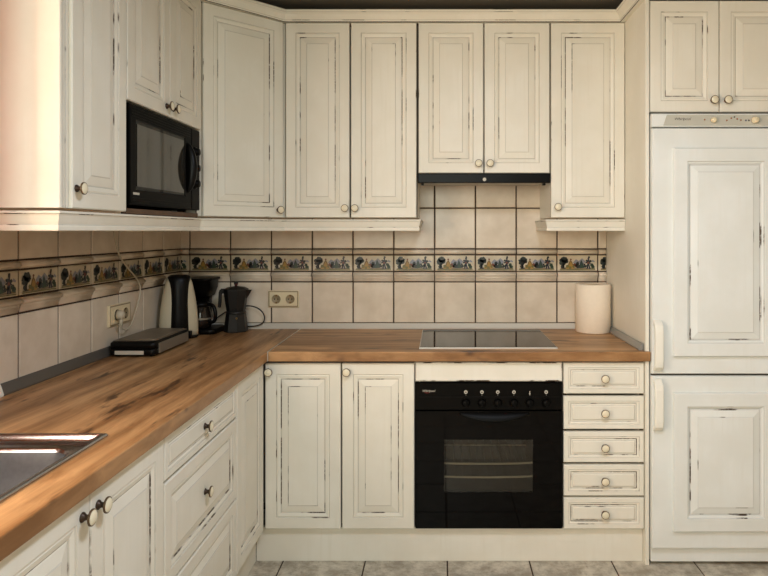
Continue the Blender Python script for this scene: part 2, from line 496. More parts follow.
# ------------------------------------------------------------------ cabinet parts
P_, WH, WF, WE = 'cream_paint', 'worn_heavy', 'worn_faint', 'worn_edge'
def front(F, a0, a1, b0, b1, parent, name='door', small=False, knob=None, paintm=P_, label=None):
    """raised-panel front, back of it at w=0, face at w=.02"""
    if small:
        h = min(a1-a0, b1-b0); k = min(1.0, h/.128)
        R = [(0, 0, paintm), (0, .017, paintm), (.003, .02, WE), (.019*k, .02, paintm), (.0215*k, .0175, WF), (.025*k, .018, paintm), (.029*k, .0155, paintm),
             (.0325*k, .0145, WH), (.036*k, .0155, paintm), (.0395*k, .0165, WF), (.0415*k, .018, paintm)]
        if b1-b0 > .2:                      # deep drawers: wider frame
            R = [(0, 0, paintm), (0, .017, paintm), (.003, .02, WE), (.036, .02, paintm), (.039, .0165, WF), (.043, .018, paintm), (.052, .015, paintm),
                 (.056, .0125, WH), (.060, .0135, paintm), (.078, .0175, paintm), (.081, .019, WF)]
    else:
        R = [(0, 0, paintm), (0, .017, paintm), (.003, .02, WE), (.045, .02, paintm), (.048, .0165, WF), (.052, .018, paintm), (.0635, .015, paintm),
             (.0675, .0125, WH), (.0705, .0135, paintm), (.0935, .0175, paintm), (.0965, .019, WF)]
    mb = MB(); mb.rects([(a0+i, a1-i, b0+i, b1-i, w, m) for i, w, m in R], F, paintm)
    d = mb.build(name, parent, label=label)
    if knob: add_knob(F, knob[0], knob[1], .0195 if not small else .0165, d)
    return d
def add_knob(F, a, b, w, parent, r=.0165):
    mb = MB()
    prof = [(.0105, 0, 'bronze'), (.0100, .003, 'bronze'), (.0066, .006, 'bronze'), (.0055, .011, 'bronze'), (.0075, .0155, 'bronze'), (r-.002, .018, 'bronze'),
            (r+.0006, .0195, 'knob_rim'), (r+.0006, .0225, 'knob_rim'), (r-.0012, .0236, 'knob_rim'), (r-.0018, .0232, 'knob_rim'), (r-.004, .0252, 'knob_ceramic'), (r-.009, .0268, 'knob_ceramic'), (.001, .0275, 'knob_ceramic')]
    mb.lathe(F(a, b, w), F.w, prof, 24); return mb.build('knob', parent)
def carcass(F, a0, a1, b0, b1, depth, parent, th=.016, shelf=None, skip_front_rail=False, sides=(P_, P_), top=True, name='carcass', bottom=True):
    """open-fronted box, front edge at w=0, back at w=-depth"""
    mb = MB(); fe = {'c1': 'gap_shade_brown'}
    mb.box(a0, a0+th, b0, b1, -depth, 0, P_, F, fe); mb.box(a1-th, a1, b0, b1, -depth, 0, P_, F, fe)
    if bottom: mb.box(a0+th, a1-th, b0, b0+th, -depth, 0, P_, F, fe)
    if top: mb.box(a0+th, a1-th, b1-th, b1, -depth, 0, P_, F, fe)
    mb.box(a0+th, a1-th, b0+th, b1-th, -depth, -depth+.006, P_, F)
    if shelf: mb.box(a0+th, a1-th, shelf-.008, shelf+.008, -depth+.006, -.004, P_, F)
    return mb.build(name, parent)

# ---- back run of wall cabinets
YU = -.308; FU = back_frame(YU); ZT = 2.3125; ZB = 1.429; DU = .300
c = thing('wall_cabinet', (-.41, YU, ZB), 'cream two-door wall cabinet left of the cooker hood, knobs together at the bottom centre', 'cabinet')
carcass(FU, -.708, -.1075, ZB, ZT, DU, c)
front(FU, -.705, -.4155, ZB-.001, ZT-.001, c, knob=(-.434, 1.470)); front(FU, -.4085, -.1115, ZB-.001, ZT-.001, c, knob=(-.389, 1.470))
c = thing('wall_cabinet', (.195, YU, 1.63), 'short cream two-door wall cabinet directly above the black cooker hood', 'cabinet')
carcass(FU, -.1045, .4955, 1.631, ZT, DU, c)
front(FU, -.1015, .1925, 1.630, ZT-.001, c, knob=(.170, 1.673)); front(FU, .1975, .4925, 1.630, ZT-.001, c, knob=(.222, 1.673))
c = thing('wall_cabinet', (.667, YU, ZB), 'cream single-door wall cabinet right of the cooker hood, above the paper roll', 'cabinet')
carcass(FU, .4985, PIN-.0015, ZB, ZT, DU, c)
front(FU, .4995, PIN-.0025, ZB-.001, ZT-.001, c, knob=(.528, 1.476))
# ---- corner wall cabinet with a diagonal door
XU = -1.004; YD = -.594
DR = Vector((-.710, -.328)); DL = Vector((-.984, -.594))
du = (DR-DL).normalized(); FD = Frame((DL.x-.02*du.y, DL.y+.02*du.x, 0), (du.x, du.y, 0), (du.y, -du.x, 0)); LD = (DR-DL).length
c = thing('corner_cabinet', (-1.05, -.26, ZB), 'cream corner wall cabinet whose single door stands diagonally between the two runs', 'cabinet')
mb = MB()
A = [(XL+.012, -.008), (-.712, -.008), (-.712, -.308), tuple(FD(LD-.003, 0, 0))[:2], tuple(FD(.003, 0, 0))[:2], (-1.006, -.592), (XL+.012, -.592)]
mb.prism(A, ZB, ZT, P_); mb.build('carcass', c)
front(FD, .005, LD-.006, ZB-.001, ZT-.001, c, knob=(LD-.03, 1.462))
# ---- left run of wall cabinets
FL = left_frame(XU); YE = CAMY+1.655; YM0, YM1 = CAMY+1.994, YD-.003
DLF = XU-XL-.010
c = thing('wall_cabinet', (-1.15, (YE+YM0)/2, ZB), 'tall narrow cream wall cabinet at the left end, with the peach-lit blank side', 'cabinet')
carcass(FL, YE+.041, YM0-.002, ZB, ZT, DLF, c)
front(FL, YE+.042, YM0-.004, ZB-.001, ZT-.001, c, knob=(YE+.062, 1.482))
mb = MB(); e = .002
mb.rects([(YE, YE+.040, ZB-.001, ZT, -DLF, P_), (YE, YE+.040, ZB-.001, ZT, .010, P_), (YE+.002, YE+.038, ZB, ZT, .012, WE), (YE+.0115, YE+.0285, ZB, ZT, .012, P_),
          (YE+.0145, YE+.0255, ZB, ZT, .0085, WH), (YE+.017, YE+.023, ZB, ZT, .0085, P_), (YE+.0185, YE+.0215, ZB, ZT, .0115, WF)], FL, P_)
mb.build('end_panel', c)
c = thing('microwave_cabinet', (-1.15, (YM0+YM1)/2, ZB), 'cream wall cabinet with a niche for the microwave below its two short doors', 'cabinet')
carcass(FL, YM0, YM1, ZB-.008, ZT, DLF, c, bottom=False)
mb = MB(); mb.box(YM0+.016, YM1-.016, ZB-.006, ZB+.010, -DLF+.006, .010, 'shelf_brown', FL); mb.build('niche_shelf', c, label='raw brown edge of the niche shelf')
mb = MB(); mb.box(YM0+.016, YM1-.016, 1.782, 1.798, -DLF+.006, -.001, P_, FL); mb.build('divider_shelf', c)
ym = (YM0+YM1)/2+.004
front(FL, YM0+.002, ym-.002, 1.781, ZT-.001, c, knob=(ym-.028, 1.815)); front(FL, ym+.002, YM1-.002, 1.781, ZT-.001, c, knob=(ym+.028, 1.815))

# ---- crown moulding and light pelmet
def crown_prof():
    return [(0.0, ZT+.0015, P_), (.021, ZT+.0015, P_), (.023, ZT+.004, 'gap_shade_brown'), (.0235, ZT+.009, P_), (.0245, ZT+.0115, WH), (.029, ZT+.018, P_), (.036, ZT+.032, P_), (.045, ZT+.039, P_), (.048, ZT+.0405, WF),
            (.050, ZT+.043, P_), (.050, ZT+.0485, P_), (.049, ZT+.0505, WF), (0.0, ZT+.0505, P_)]
xd, yd = tuple(FD(0, 0, 0))[:2]
path = [(XU, YE+.001), (XU, FD(0, 0, 0).y-.009), tuple(FD(LD, 0, 0))[:2], (PIN-.001, YU), (PIN-.001, -.612)]
path[1] = (XU, -.602); path[2] = (-.718, -.308)
mb = MB(); mb.sweep(path, crown_prof())
tag(mb.build('crown_moulding'), 'cream crown moulding running along the top of all the wall cabinets', 'moulding')
def pelmet_prof():
    z1, z0 = ZB-.0095, 1.367
    return [(.0, z0, P_), (.0, z1, P_), (.024, z1, P_), (.0265, z1-.003, WE), (.0265, z1-.006, P_), (.0245, z1-.0085, WH), (.0225, z1-.012, P_), (.0185, z1-.028, P_), (.0165, z1-.0345, P_), (.0175, z1-.0375, WF),
            (.0185, z1-.041, P_), (.0185, z0+.002, P_), (.0165, z0, WE)]
mb = MB(); mb.sweep([(XL+.012, YE+.001), (XU, YE+.001), (XU, -.602), (-.718, -.308), (-.117, -.308), (-.117, -.012)], pelmet_prof())
tag(mb.build('pelmet'), 'long cream pelmet under the wall cabinets left of the hood', 'moulding')
mb = MB(); mb.sweep([(.4985, -.012), (.4985, -.308), (PIN-.0015, -.308)], pelmet_prof())
tag(mb.build('pelmet'), 'short cream pelmet under the single wall cabinet right of the hood', 'moulding')

# ---- cooker hood
c = thing('cooker_hood', (.195, YU, 1.56), 'slim black cooker hood built in under the short wall cabinet', 'hood')
mb = MB(); mb.box(-.102, .494, 1.600, 1.629, -.285, -.004, 'hood_grey', FU); mb.build('body', c, bevel=.003, label='grey underside casing')
mb = MB(); mb.box(-.1045, .4965, 1.585, 1.6275, -.003, .022, 'black_enamel', FU); mb.build('front_strip', c, bevel=.003, label='black front strip')
mb = MB(); mb.box(-.09, .48, 1.592, 1.5995, -.26, -.02, 'hood_grey', FU); mb.build('filter_panel', c)
for a in (-.085, .475):
    mb = MB(); mb.box(a-.006, a+.006, 1.578, 1.5915, -.05, -.02, 'black_plastic', FU); mb.build('catch', c)
mb = MB(); mb.lathe(FU(.197, 1.601, .0223), FU.w, [(.008, 0, 'mark_white'), (.008, .0008, 'mark_white')], 16); mb.build('emblem', c, label='small pale oval emblem')

# ---- tall side panel
mb = MB(); mb.prism([(PIN, -.001), (POUT, -.001), (POUT, -.609), (POUT-.002, -.612), (PIN+.002, -.612), (PIN, -.609)], .001, ZT+.05, P_)
tag(mb.build('side_panel'), 'tall cream side panel standing between the worktop and the refrigerator', 'panel')

# ---- worktops
ZW0, ZW1, YWF, XWF = .836, .876, -.627, -.7057
def top_edges(o, w=.003):
    b = o.modifiers.new('bevel', 'BEVEL'); b.width = w; b.segments = 2; b.limit_method = 'ANGLE'; b.angle_limit = math.radians(60)
SX0, SX1, SY0, SY1 = -1.262, -.797, -2.215, -1.687      # sink outer rim
mb = MB()
hx0, hx1, hy0, hy1 = SX0+.012, SX1-.012, SY0+.012, SY1-.012
x0, x1, y0, y1 = XL+.001, XWF, -2.262, -.001
xs, ys = [x0, hx0, hx1, x1], [y0, hy0, hy1, y1]
idx = {}
for k, z in enumerate((ZW0, ZW1)):
    for i, x in enumerate(xs):
        for j, y in enumerate(ys): idx[i, j, k] = len(mb.v); mb.v.append(Vector((x, y, z)))
for i in range(3):
    for j in range(3):
        if (i, j) == (1, 1): continue
        for k in (0, 1): mb.f.append(((idx[i, j, k], idx[i+1, j, k], idx[i+1, j+1, k], idx[i, j+1, k]), 'oak_along', False))
def side(p, q): mb.f.append(((idx[p+(0,)], idx[q+(0,)], idx[q+(1,)], idx[p+(1,)]), 'oak_along', False))
for i in range(3): side((i, 0), (i+1, 0)); side((i+1, 3), (i, 3)); side((0, i+1), (0, i)); side((3, i), (3, i+1))
side((1, 1), (1, 2)); side((1, 2), (2, 2)); side((2, 2), (2, 1)); side((2, 1), (1, 1))
o = mb.build('worktop'); tag(o, 'long oak worktop along the left wall holding the sink', 'worktop'); top_edges(o)
mb = MB(); mb.prism([(XWF+.0025, -.001), (PIN-.001, -.001), (PIN-.001, -.6135), (POUT+.001, -.6135), (POUT+.001, YWF), (XWF+.0025, YWF)], ZW0, ZW1, 'oak_across')
o = mb.build('worktop'); tag(o, 'oak worktop along the back wall holding the black hob', 'worktop'); top_edges(o)
mb = MB(); mb.box(XWF-.0004, XWF+.0022, YWF-.0012, -.002, ZW0+.001, ZW1+.0006, 'aluminium_light')
tag(mb.build('joint_strip'), 'thin metal strip in the corner joint between the two worktops', 'strip')
def upstand(name, F, a0, a1, label, h=.032, d=.021, m='aluminium', cap=None):
    mb = MB(); pr = [(0, 0), (0, d), (.006, d+.001), (h*.55, d*.75), (h*.85, d*.5), (h, d*.2), (h, 0)]
    mb.loft([[F(a, ZW1+.0005+t, .0075+c) for t, c in pr] for a in (a0, a1)], m, m, m)
    o = tag(mb.build(name), label, 'strip')
    if cap is not None:
        k = MB(); k.loft([[F(a, ZW1+.0005+t*1.04, .0075+c*1.08) for t, c in pr] for a in (cap-.018, cap)], 'white_plastic', 'white_plastic', 'white_plastic'); k.build('end_cap', o, label='white end cap')
upstand('upstand_strip', back_frame(0), XL+.03, PIN-.033, 'pale sealing strip along the foot of the back wall tiles', m='aluminium_light', h=.027)
upstand('upstand_strip', left_frame(XL), CAMY+1.885, -.003, 'dark grey sealing strip along the foot of the left wall tiles', h=.036, d=.013, m='aluminium_dark', cap=CAMY+1.885)
upstand('upstand_strip', Frame((PIN, 0, 0), (0, -1, 0), (-1, 0, 0)), .008, .600, 'grey sealing strip along the foot of the tall side panel', h=.028, d=.016)

# ---- base units, back run
YBC = -.585; FB = back_frame(YBC); ZD0, ZD1 = .1440, .824; BD = .565
c = thing('base_cabinet', (-.42, YBC, .15), 'cream two-door base cabinet in the corner left of the oven', 'cabinet')
carcass(FB, -.7225, -.1085, ZD0, .834, BD, c)
front(FB, -.7215, -.4115, ZD0+.001, ZD1, c, knob=(-.7035, .791)); front(FB, -.4055, -.1095, ZD0+.001, ZD1, c, knob=(-.3855, .791))
c = thing('oven_housing', (.196, YBC, .15), 'cream oven housing with a plain filler panel above the black oven', 'cabinet')
carcass(FB, -.1065, .4995, ZD0, .834, BD, c, top=False)
mb = MB(); mb.rects([(-.105, .498, .7500, .829, .0, P_), (-.105, .498, .7500, .829, .017, P_), (-.1025, .4955, .7525, .8265, .02, 'worn_strip'), (-.100, .4925, .756, .8245, .02, 'worn_strip'), (-.096, .489, .759, .820, .02, P_), (-.0945, .4875, .7605, .8185, .019, WE)], FB, P_)
mb.build('filler_panel', c)
c = thing('drawer_unit', (.668, YBC, .15), 'cream unit of five small drawers between the oven and the side panel', 'drawers')
carcass(FB, .5015, PIN-.0015, ZD0, .834, BD, c)
for z0, z1 in ((.6990, .828), (.5535, .6905), (.4170, .545), (.2800, .409), (.1445, .274)):
    front(FB, .503, PIN-.003, z0+.001, z1-.001, c, 'drawer', True, ((.503+PIN-.003)/2+.002, (z0+z1)/2))
# ---- base units, left run
XBC = -.744; FLB = left_frame(XBC); LBD = XBC-XL-.012
def Yof(D): return CAMY+D
c = thing('base_cabinet', (-1.0, -.78, .15), 'narrow cream single-door base cabinet of the left run, nearest the corner', 'cabinet')
carcass(FLB, Yof(2.257)+.001, -.612, ZD0, .834, LBD, c)
front(FLB, Yof(2.257)+.003, -.618, ZD0+.001, .826, c)
c = thing('drawer_unit', (-1.0, Yof(1.96), .15), 'cream unit of three wide drawers in the left run', 'drawers')
carcass(FLB, Yof(1.665)+.001, Yof(2.257)-.001, ZD0, .834, LBD, c)
yc = Yof(1.955)
front(FLB, Yof(1.665)+.003, Yof(2.257)-.003, .7095, .828, c, 'drawer', True, (yc, .767))
front(FLB, Yof(1.665)+.003, Yof(2.257)-.003, .4235, .7025, c, 'drawer', True, (yc, .566))
front(FLB, Yof(1.665)+.003, Yof(2.257)-.003, .1450, .4165, c, 'drawer', True, (yc, .287))
c = thing('sink_cabinet', (-1.0, Yof(1.316), .15), 'cream two-door base cabinet under the sink at the left edge', 'cabinet')
carcass(FLB, Yof(.967)+.001, Yof(1.665)-.001, ZD0, .834, LBD, c, top=False)
ys_ = Yof(1.313)
front(FLB, ys_+.002, Yof(1.665)-.003, ZD0+.001, .828, c, knob=(ys_+.0295, .789)); front(FLB, Yof(.967)+.003, ys_-.002, ZD0+.001, .828, c, knob=(ys_-.0295, .789))
# kickboards
mb = MB(); mb.box(-.764, PIN-.0015, -.578, -.562, .001, .1420, P_); tag(mb.build('kickboard'), 'cream kickboard along the floor below the oven and back base units', 'kickboard')
mb = MB(); mb.box(-.782, -.766, -2.245, -.5785, .001, .1420, P_); tag(mb.build('kickboard'), 'cream kickboard along the floor below the left base units', 'kickboard')

# ------------------------------------------------------------------ hob
c = thing('hob', (.18, -.33, ZW1), 'flat black glass hob set into the back worktop above the oven', 'hob')
hx0, hx1, hy0, hy1 = -.0905, .4855, -.562, -.085
mb = MB(); mb.rects([(hx0, hx1, hy0, hy1, ZW1+.0003, 'aluminium_light'), (hx0, hx1, hy0, hy1, ZW1+.0045, 'aluminium_light'), (hx0+.001, hx1-.001, hy0+.001, hy1-.001, ZW1+.0058, 'aluminium_light'),
                     (hx0+.0032, hx1-.0032, hy0+.0032, hy1-.0032, ZW1+.0058, 'aluminium_light')], ID, 'aluminium_light'); mb.build('rim', c, label='thin pale metal rim')
mb = MB(); mb.rects([(hx0+.0026, hx1-.0026, hy0+.0026, hy1-.0026, ZW1+.0056, 'black_glass'), (hx0+.0026, hx1-.0026, hy0+.0026, hy1-.0026, ZW1+.0066, 'black_glass'),
                     (hx0+.0036, hx1-.0036, hy0+.0036, hy1-.0036, ZW1+.0072, 'black_glass')], ID, 'black_glass'); mb.build('glass_plate', c)

# ------------------------------------------------------------------ oven
c = thing('oven', (.196, -.6, .155), 'black built-in oven with a glass door and a row of knobs', 'oven')
FO = Frame((0, -.588, -.0075), (1, 0, 0), (0, -1, 0))
x0, x1 = -.1045, .4975
mb = MB(); fr = {'c1': 'black_enamel'}
wx0, wx1, wz0, wz1 = .013, .377, .305, .520
# housing: a box with an open cavity behind the window
bx0, bx1 = -.088, .480
for (a, b, p, q) in ((bx0, wx0-.03, .17, .74), (wx1+.03, bx1, .17, .74), (wx0-.03, wx1+.03, .17, wz0-.03), (wx0-.03, wx1+.03, wz1+.03, .74)):
    mb.box(a, b, p, q, -.50, 0, 'black_enamel', FO)
mb.box(wx0-.03, wx1+.03, wz0-.03, wz1+.03, -.50, -.44, 'cavity', FO)
mb.build('housing', c)
mb = MB()
for (a, b, p, q) in ((wx0-.0295, wx0-.028, wz0-.028, wz1+.028), (wx1+.028, wx1+.0295, wz0-.028, wz1+.028), (wx0-.028, wx1+.028, wz0-.0295, wz0-.028), (wx0-.028, wx1+.028, wz1+.028, wz1+.0295)):
    mb.box(a, b, p, q, -.439, -.002, 'cavity', FO)
mb.box(wx0-.028, wx1+.028, wz0-.028, wz1+.028, -.4395, -.437, 'cavity', FO)
mb.build('cavity_liner', c, label='grey enamel oven interior')
for z in (.4085, .3525):
    mb = MB(); yy = -.022
    mb.tube([FO(wx0-.026, z+.004, yy), FO(wx0+.02, z-.001, yy), FO((wx0+wx1)/2, z-.003, yy), FO(wx1-.02, z, yy), FO(wx1+.026, z+.006, yy)], .0042, 'chrome_rack', 8, 1)
    mb.tube([FO(wx0-.026, z+.004, -.40), FO(wx1+.026, z+.004, -.40)], .003, 'chrome_rack', 8)
    for k in range(11):
        a = wx0+.01+k*(wx1-wx0-.02)/10; mb.tube([FO(a, z, yy), FO(a, z+.004, -.40)], .0011, 'silver_plastic', 6)
    mb.build('rack', c)
mb = MB(); mb.rects([(x0, x1, .6395, .752, .001, 'black_enamel'), (x0, x1, .6395, .752, .014, 'black_enamel'), (x0+.003, x1-.003, .6425, .749, .017, 'black_enamel')], FO, 'black_enamel')
mb.box(x0+.012, x1-.012, .692, .695, .0165, .0185, 'black_plastic', FO)
cp = mb.build('control_panel', c)
ks = [.1018, .1677, .2328, .2988, .3639, .431]
for i, a in enumerate(ks):
    mb = MB(); mb.lathe(FO(a, .671, .0165), FO.w, [(.0185, 0, 'dark_bakelite'), (.0185, .004, 'dark_bakelite'), (.0155, .007, 'dark_bakelite'), (.0140, .020, 'dark_bakelite'), (.0125, .022, 'dark_bakelite'), (.001, .0225, 'dark_bakelite')], 24)
    mb.box(a-.0035, a+.0035, .657, .685, .036, .043, 'dark_bakelite', FO); mb.build('knob', cp)
    mb = MB()
    if i != 4:
        n = 14; 
        for k in range(n):
            t0, t1 = 2*PI*k/n, 2*PI*(k+1)/n
            mb.add([FO(a+r*math.cos(t), .7145+r*math.sin(t), .0176) for r, t in ((.0038, t0), (.0072, t0), (.0072, t1), (.0038, t1))], 'mark_white')
        mb.box(a-.0012, a+.0012, .7145, .7185, .0172, .0177, 'mark_white', FO)
    else:
        mb.box(a-.0014, a+.0014, .704, .7185, .0172, .0177, 'mark_white', FO)
        mb.add([FO(a-.004, .7085, .0178), FO(a, .7035, .0178), FO(a+.004, .7085, .0178)], 'mark_white')
    mb.box(a-.0008, a+.0008, .701, .7035, .0172, .0177, 'mark_white', FO)
    mb.build('symbol', cp, label='small white printed symbol')
text_part('Whirlpool', 'logo', cp, FO, -.0510, .7190, .0174, .0125, 'mark_white', .3)
mb = MB()
n = 18
L0 = [FO(-.0560+.010*math.cos(t), .7150+.0035*math.sin(t), .0176) for t in [PI*1.05+PI*.8*k/n for k in range(n+1)]]
L1 = [FO(-.0560+.0115*math.cos(t), .7147+.0046*math.sin(t), .0176) for t in [PI*1.05+PI*.8*k/n for k in range(n+1)]]
for k in range(n): mb.add([L0[k], L0[k+1], L1[k+1], L1[k]], 'logo_red')
mb.build('logo_swoosh', cp, label='thin red swoosh under the logo')
# door with window
mb = MB(); dz0, dz1 = .157, .6365
F = FO
for (a, b, p, q) in ((x0, wx0, dz0, dz1), (wx1, x1, dz0, dz1), (wx0, wx1, dz0, wz0), (wx0, wx1, wz1, dz1)):
    mb.box(a, b, p, q, .001, .020, 'black_glass', FO)
d = mb.build('door', c)
mb = MB(); mb.box(wx0, wx1, wz0, wz1, .017, .0198, 'tinted_glass', FO); mb.build('door_glass', d)
# crescent grip
mb = MB(); n = 24; hx, hw = .219, .145
lo_, hi_ = [], []
loops = []
for k in range(n+1):
    t = -1+2*k/n; a = hx+hw*t; zb = .624-.026*(1-t*t); out = .0205+.022*(1-t*t)**.6
    loops.append([FO(a, .632, .0195), FO(a, .629, .0195+.3*(out-.0195)), FO(a, zb+.004, out), FO(a, zb, out), FO(a, zb-.002, .0195)])
mb.loft(loops, 'dark_bakelite', 'dark_bakelite', 'dark_bakelite', True)
mb.build('handle', d)
mb = MB(); mb.box(x0+.004, x1-.004, .1525, .1562, .001, .012, 'black_plastic', FO); mb.build('bottom_trim', c)

# ------------------------------------------------------------------ refrigerator
YF = -.610
FFr = back_frame(YF)
fx0, fx1 = .8555, 1.4385
FP = 'fridge_paint'
c = thing('refrigerator', (1.147, -.32, 0), 'tall cream built-in refrigerator with two raised-panel doors at the right edge', 'refrigerator')
mb = MB(); mb.box(fx0+.004, fx1-.004, .0785, 1.842, -.58, -.004, FP, FFr, {'c1': 'gap_shade_brown'}); mb.build('body', c)
mb = MB(); mb.box(fx0+.002, fx1-.002, .016, .0775, -.52, .004, FP, FFr); mb.build('plinth', c, bevel=.003)
for a in (fx0+.05, fx1-.05):
    mb = MB(); mb.lathe((a, YF+.05, .0005), (0, 0, 1), [(.02, 0, 'black_plastic'), (.02, .008, 'black_plastic'), (.012, .009, 'black_plastic'), (.012, .0155, 'black_plastic')], 16); mb.build('foot', c)
def fridge_door(b0, b1, pan, grip, name):
    mb = MB(); mb.rects([(fx0, fx1, b0, b1, 0, FP), (fx0, fx1, b0, b1, .020, FP), (fx0+.004, fx1-.004, b0+.004, b1-.004, .0265, FP)], FFr, FP)
    d = mb.build(name, c)
    a0, a1, p0, p1 = pan; mb = MB()
    R = [(0, .0262, FP), (0, .0395, FP), (.004, .044, 'fridge_worn_edge'), (.054, .044, FP), (.057, .038, 'fridge_worn_faint'), (.063, .036, FP), (.067, .0325, 'fridge_worn_faint'), (.0715, .0345, 'fridge_worn_heavy'), (.096, .040, FP), (.099, .042, 'fridge_worn_faint')]
    mb.rects([(a0+i, a1-i, p0+i, p1-i, w, m) for i, w, m in R], FFr, FP)
    mb.build('raised_panel', d)
    # bow handle: flat grip standing on two feet at the door's left edge
    g0, g1 = grip; gx0, gx1 = fx0+.002, fx0+.036
    mb = MB()
    pr = [(g0, .027), (g0+.006, .040), (g0+.022, .056), (g0+.045, .060), ((g0+g1)/2, .061), (g1-.045, .060), (g1-.022, .056), (g1-.006, .040), (g1, .027)]
    th = .014
    outer = [(z, w) for z, w in pr]; inner = [(g1-.018, .027), (g1-.024, .040), (g1-.045, .045), (g0+.045, .045), (g0+.024, .040), (g0+.018, .027)]
    poly = outer+inner
    mb.loft([[FFr(a, z, w) for z, w in poly] for a in (gx0, gx1)], 'handle_cream', 'handle_cream', 'handle_cream')
    mb.build('handle', d, bevel=.004, label='off-white bow handle')
    return d
ZH1, ZH0 = CAMZ-(322.5-231)/255, CAMZ-(376-231)/255
fridge_door(.7875, 1.7845, (.9375, 1.3565, .8605, 1.7025), (ZH0+.0, ZH1), 'door')
fridge_door(.0795, .7785, (.9375, 1.3565, .1545, .7145), (.557, .772), 'door')
mb = MB(); mb.rects([(fx0, fx1, 1.789, 1.8435, 0, FP), (fx0, fx1, 1.789, 1.8435, .020, FP), (fx0+.003, fx1-.003, 1.791, 1.8405, .024, FP)], FFr, FP)
cp = mb.build('control_panel', c)
mb = MB(); mb.prism([(fx0+.045, 1.7935), (fx1-.02, 1.7935), (fx1-.02, 1.838), (fx0+.06, 1.838)], .0238, .0252, 'panel_grey', FFr); mb.build('scale_plate', cp, label='pale grey printed plate')
text_part('Whirlpool', 'logo', cp, FFr, .9775, 1.821, .0253, .016, 'logo_dark', .35)
for a, r in ((1.103, .0115), (1.271, .0145)):
    mb = MB(); mb.lathe(FFr(a, 1.816, .025), FFr.w, [(r, 0, 'knob_rim'), (r, .003, 'knob_rim'), (r*.9, .005, 'ivory_plastic'), (r*.8, .016, 'ivory_plastic'), (r*.6, .018, 'ivory_plastic'), (.001, .0182, 'ivory_plastic')], 20); mb.build('dial', cp)
for a, z, m in ((1.068, 1.818, 'led_orange'), (1.158, 1.815, 'led_orange'), (1.189, 1.829, 'logo_dark'), (1.215, 1.816, 'led_orange'), (1.235, 1.815, 'led_blue'), (1.247, 1.815, 'logo_dark'), (1.176, 1.824, 'led_orange'), (1.2, 1.821, 'led_orange')):
    mb = MB(); mb.lathe(FFr(a, z, .0251), FFr.w, [(.0034, 0, m), (.0034, .0012, m), (.002, .0018, m)], 10); mb.build('indicator', cp)
# cabinet over the fridge
FT_ = back_frame(-.586)
c = thing('wall_cabinet', (1.147, -.58, 1.85), 'cream two-door cabinet above the refrigerator', 'cabinet')
carcass(FT_, POUT+.002, 1.4425, 1.8525, ZT, .56, c)
front(FT_, POUT+.004, 1.1395, 1.855, ZT-.001, c, knob=(1.114, 1.902)); front(FT_, 1.1435, 1.4405, 1.855, ZT-.001, c, knob=(1.1695, 1.902))
mb = MB(); mb.prism([(1.444, -.001), (1.460, -.001), (1.460, -.612), (1.444, -.612)], .001, ZT+.05, P_)
tag(mb.build('side_panel'), 'cream side panel on the far right side of the refrigerator', 'panel')

# ------------------------------------------------------------------ microwave
c = thing('microwave', (-1.15, (YM0+YM1)/2, ZB+.012), 'black microwave oven in the niche of the left wall cabinets', 'microwave')
FM = left_frame(XU+.003)
m0, m1, mz0, mz1 = YM0+.020, YM1-.019, ZB+.022, 1.774
mb = MB(); mb.box(m0+.004, m1-.004, mz0, mz1-.004, -.27, -.002, 'microwave_black', FM); mb.build('casing', c)
for a in (m0+.05, m1-.05):
    for w in (-.04, -.23):
        mb = MB(); mb.lathe(FM(a, ZB+.0105, w), (0, 0, 1), [(.014, 0, 'black_plastic'), (.014, .0112, 'black_plastic')], 14); mb.build('foot', c)
w0, w1 = Yof(2.065), Yof(2.44)
ms = Yof(2.512)
mb = MB(); mb.rects([(m0, ms-.001, mz0, mz1, -.0015, 'microwave_black'), (m0, ms-.001, mz0, mz1, .012, 'microwave_black'), (m0+.004, ms-.005, mz0+.004, mz1-.004, .016, 'microwave_black'),
                     (w0-.012, w1+.012, 1.500, 1.728, .016, 'microwave_black'), (w0-.009, w1+.009, 1.503, 1.725, .013, 'black_plastic')], FM, 'black_glass'); d = mb.build('door', c)
mb = MB(); mb.rects([(w0, w1, 1.512, 1.714, .0128, 'mirror_glass'), (w0, w1, 1.512, 1.714, .0148, 'mirror_glass')], FM, 'mirror_glass'); mb.build('door_window', d)
mb = MB()
for z in (1.738, 1.747, 1.756, 1.765, 1.468, 1.476, 1.459):
    mb = MB(); mb.box(m0+.012, ms-.012, z-.0022, z+.0022, .0155, .0175, 'microwave_black', FM); mb.build('vent_slat', d)
mb = MB(); loops = []; n = 20; hc = Yof(2.476)
for k in range(n+1):
    t = -1+2*k/n; z = 1.613+.098*t; r = .0115*(1-t*t)**.6+.001; out = .016+.034*(1-t*t)**.7+.001
    loops.append([FM(hc-r, z, .0155), FM(hc-r, z, out*.7), FM(hc-r*.4, z, out), FM(hc+r*.4, z, out), FM(hc+r, z, out*.7), FM(hc+r, z, .0155)])
mb.loft(loops, 'black_plastic', 'black_plastic', 'black_plastic', True); mb.build('handle', d)
mb = MB(); mb.rects([(ms+.001, m1, mz0, mz1, -.0015, 'microwave_black'), (ms+.001, m1, mz0, mz1, .012, 'microwave_black'), (ms+.004, m1-.003, mz0+.004, mz1-.004, .016, 'microwave_black')], FM, 'microwave_black'); cp = mb.build('control_panel', c)
for z in (1.683, 1.618, 1.556):
    mb = MB(); mb.lathe(FM((ms+m1)/2-.008, z, .0155), FM.w, [(.022, 0, 'dark_bakelite'), (.021, .004, 'dark_bakelite'), (.0165, .006, 'dark_bakelite'), (.015, .017, 'dark_bakelite'), (.012, .0195, 'dark_bakelite'), (.001, .02, 'dark_bakelite')], 22); mb.build('dial', cp)
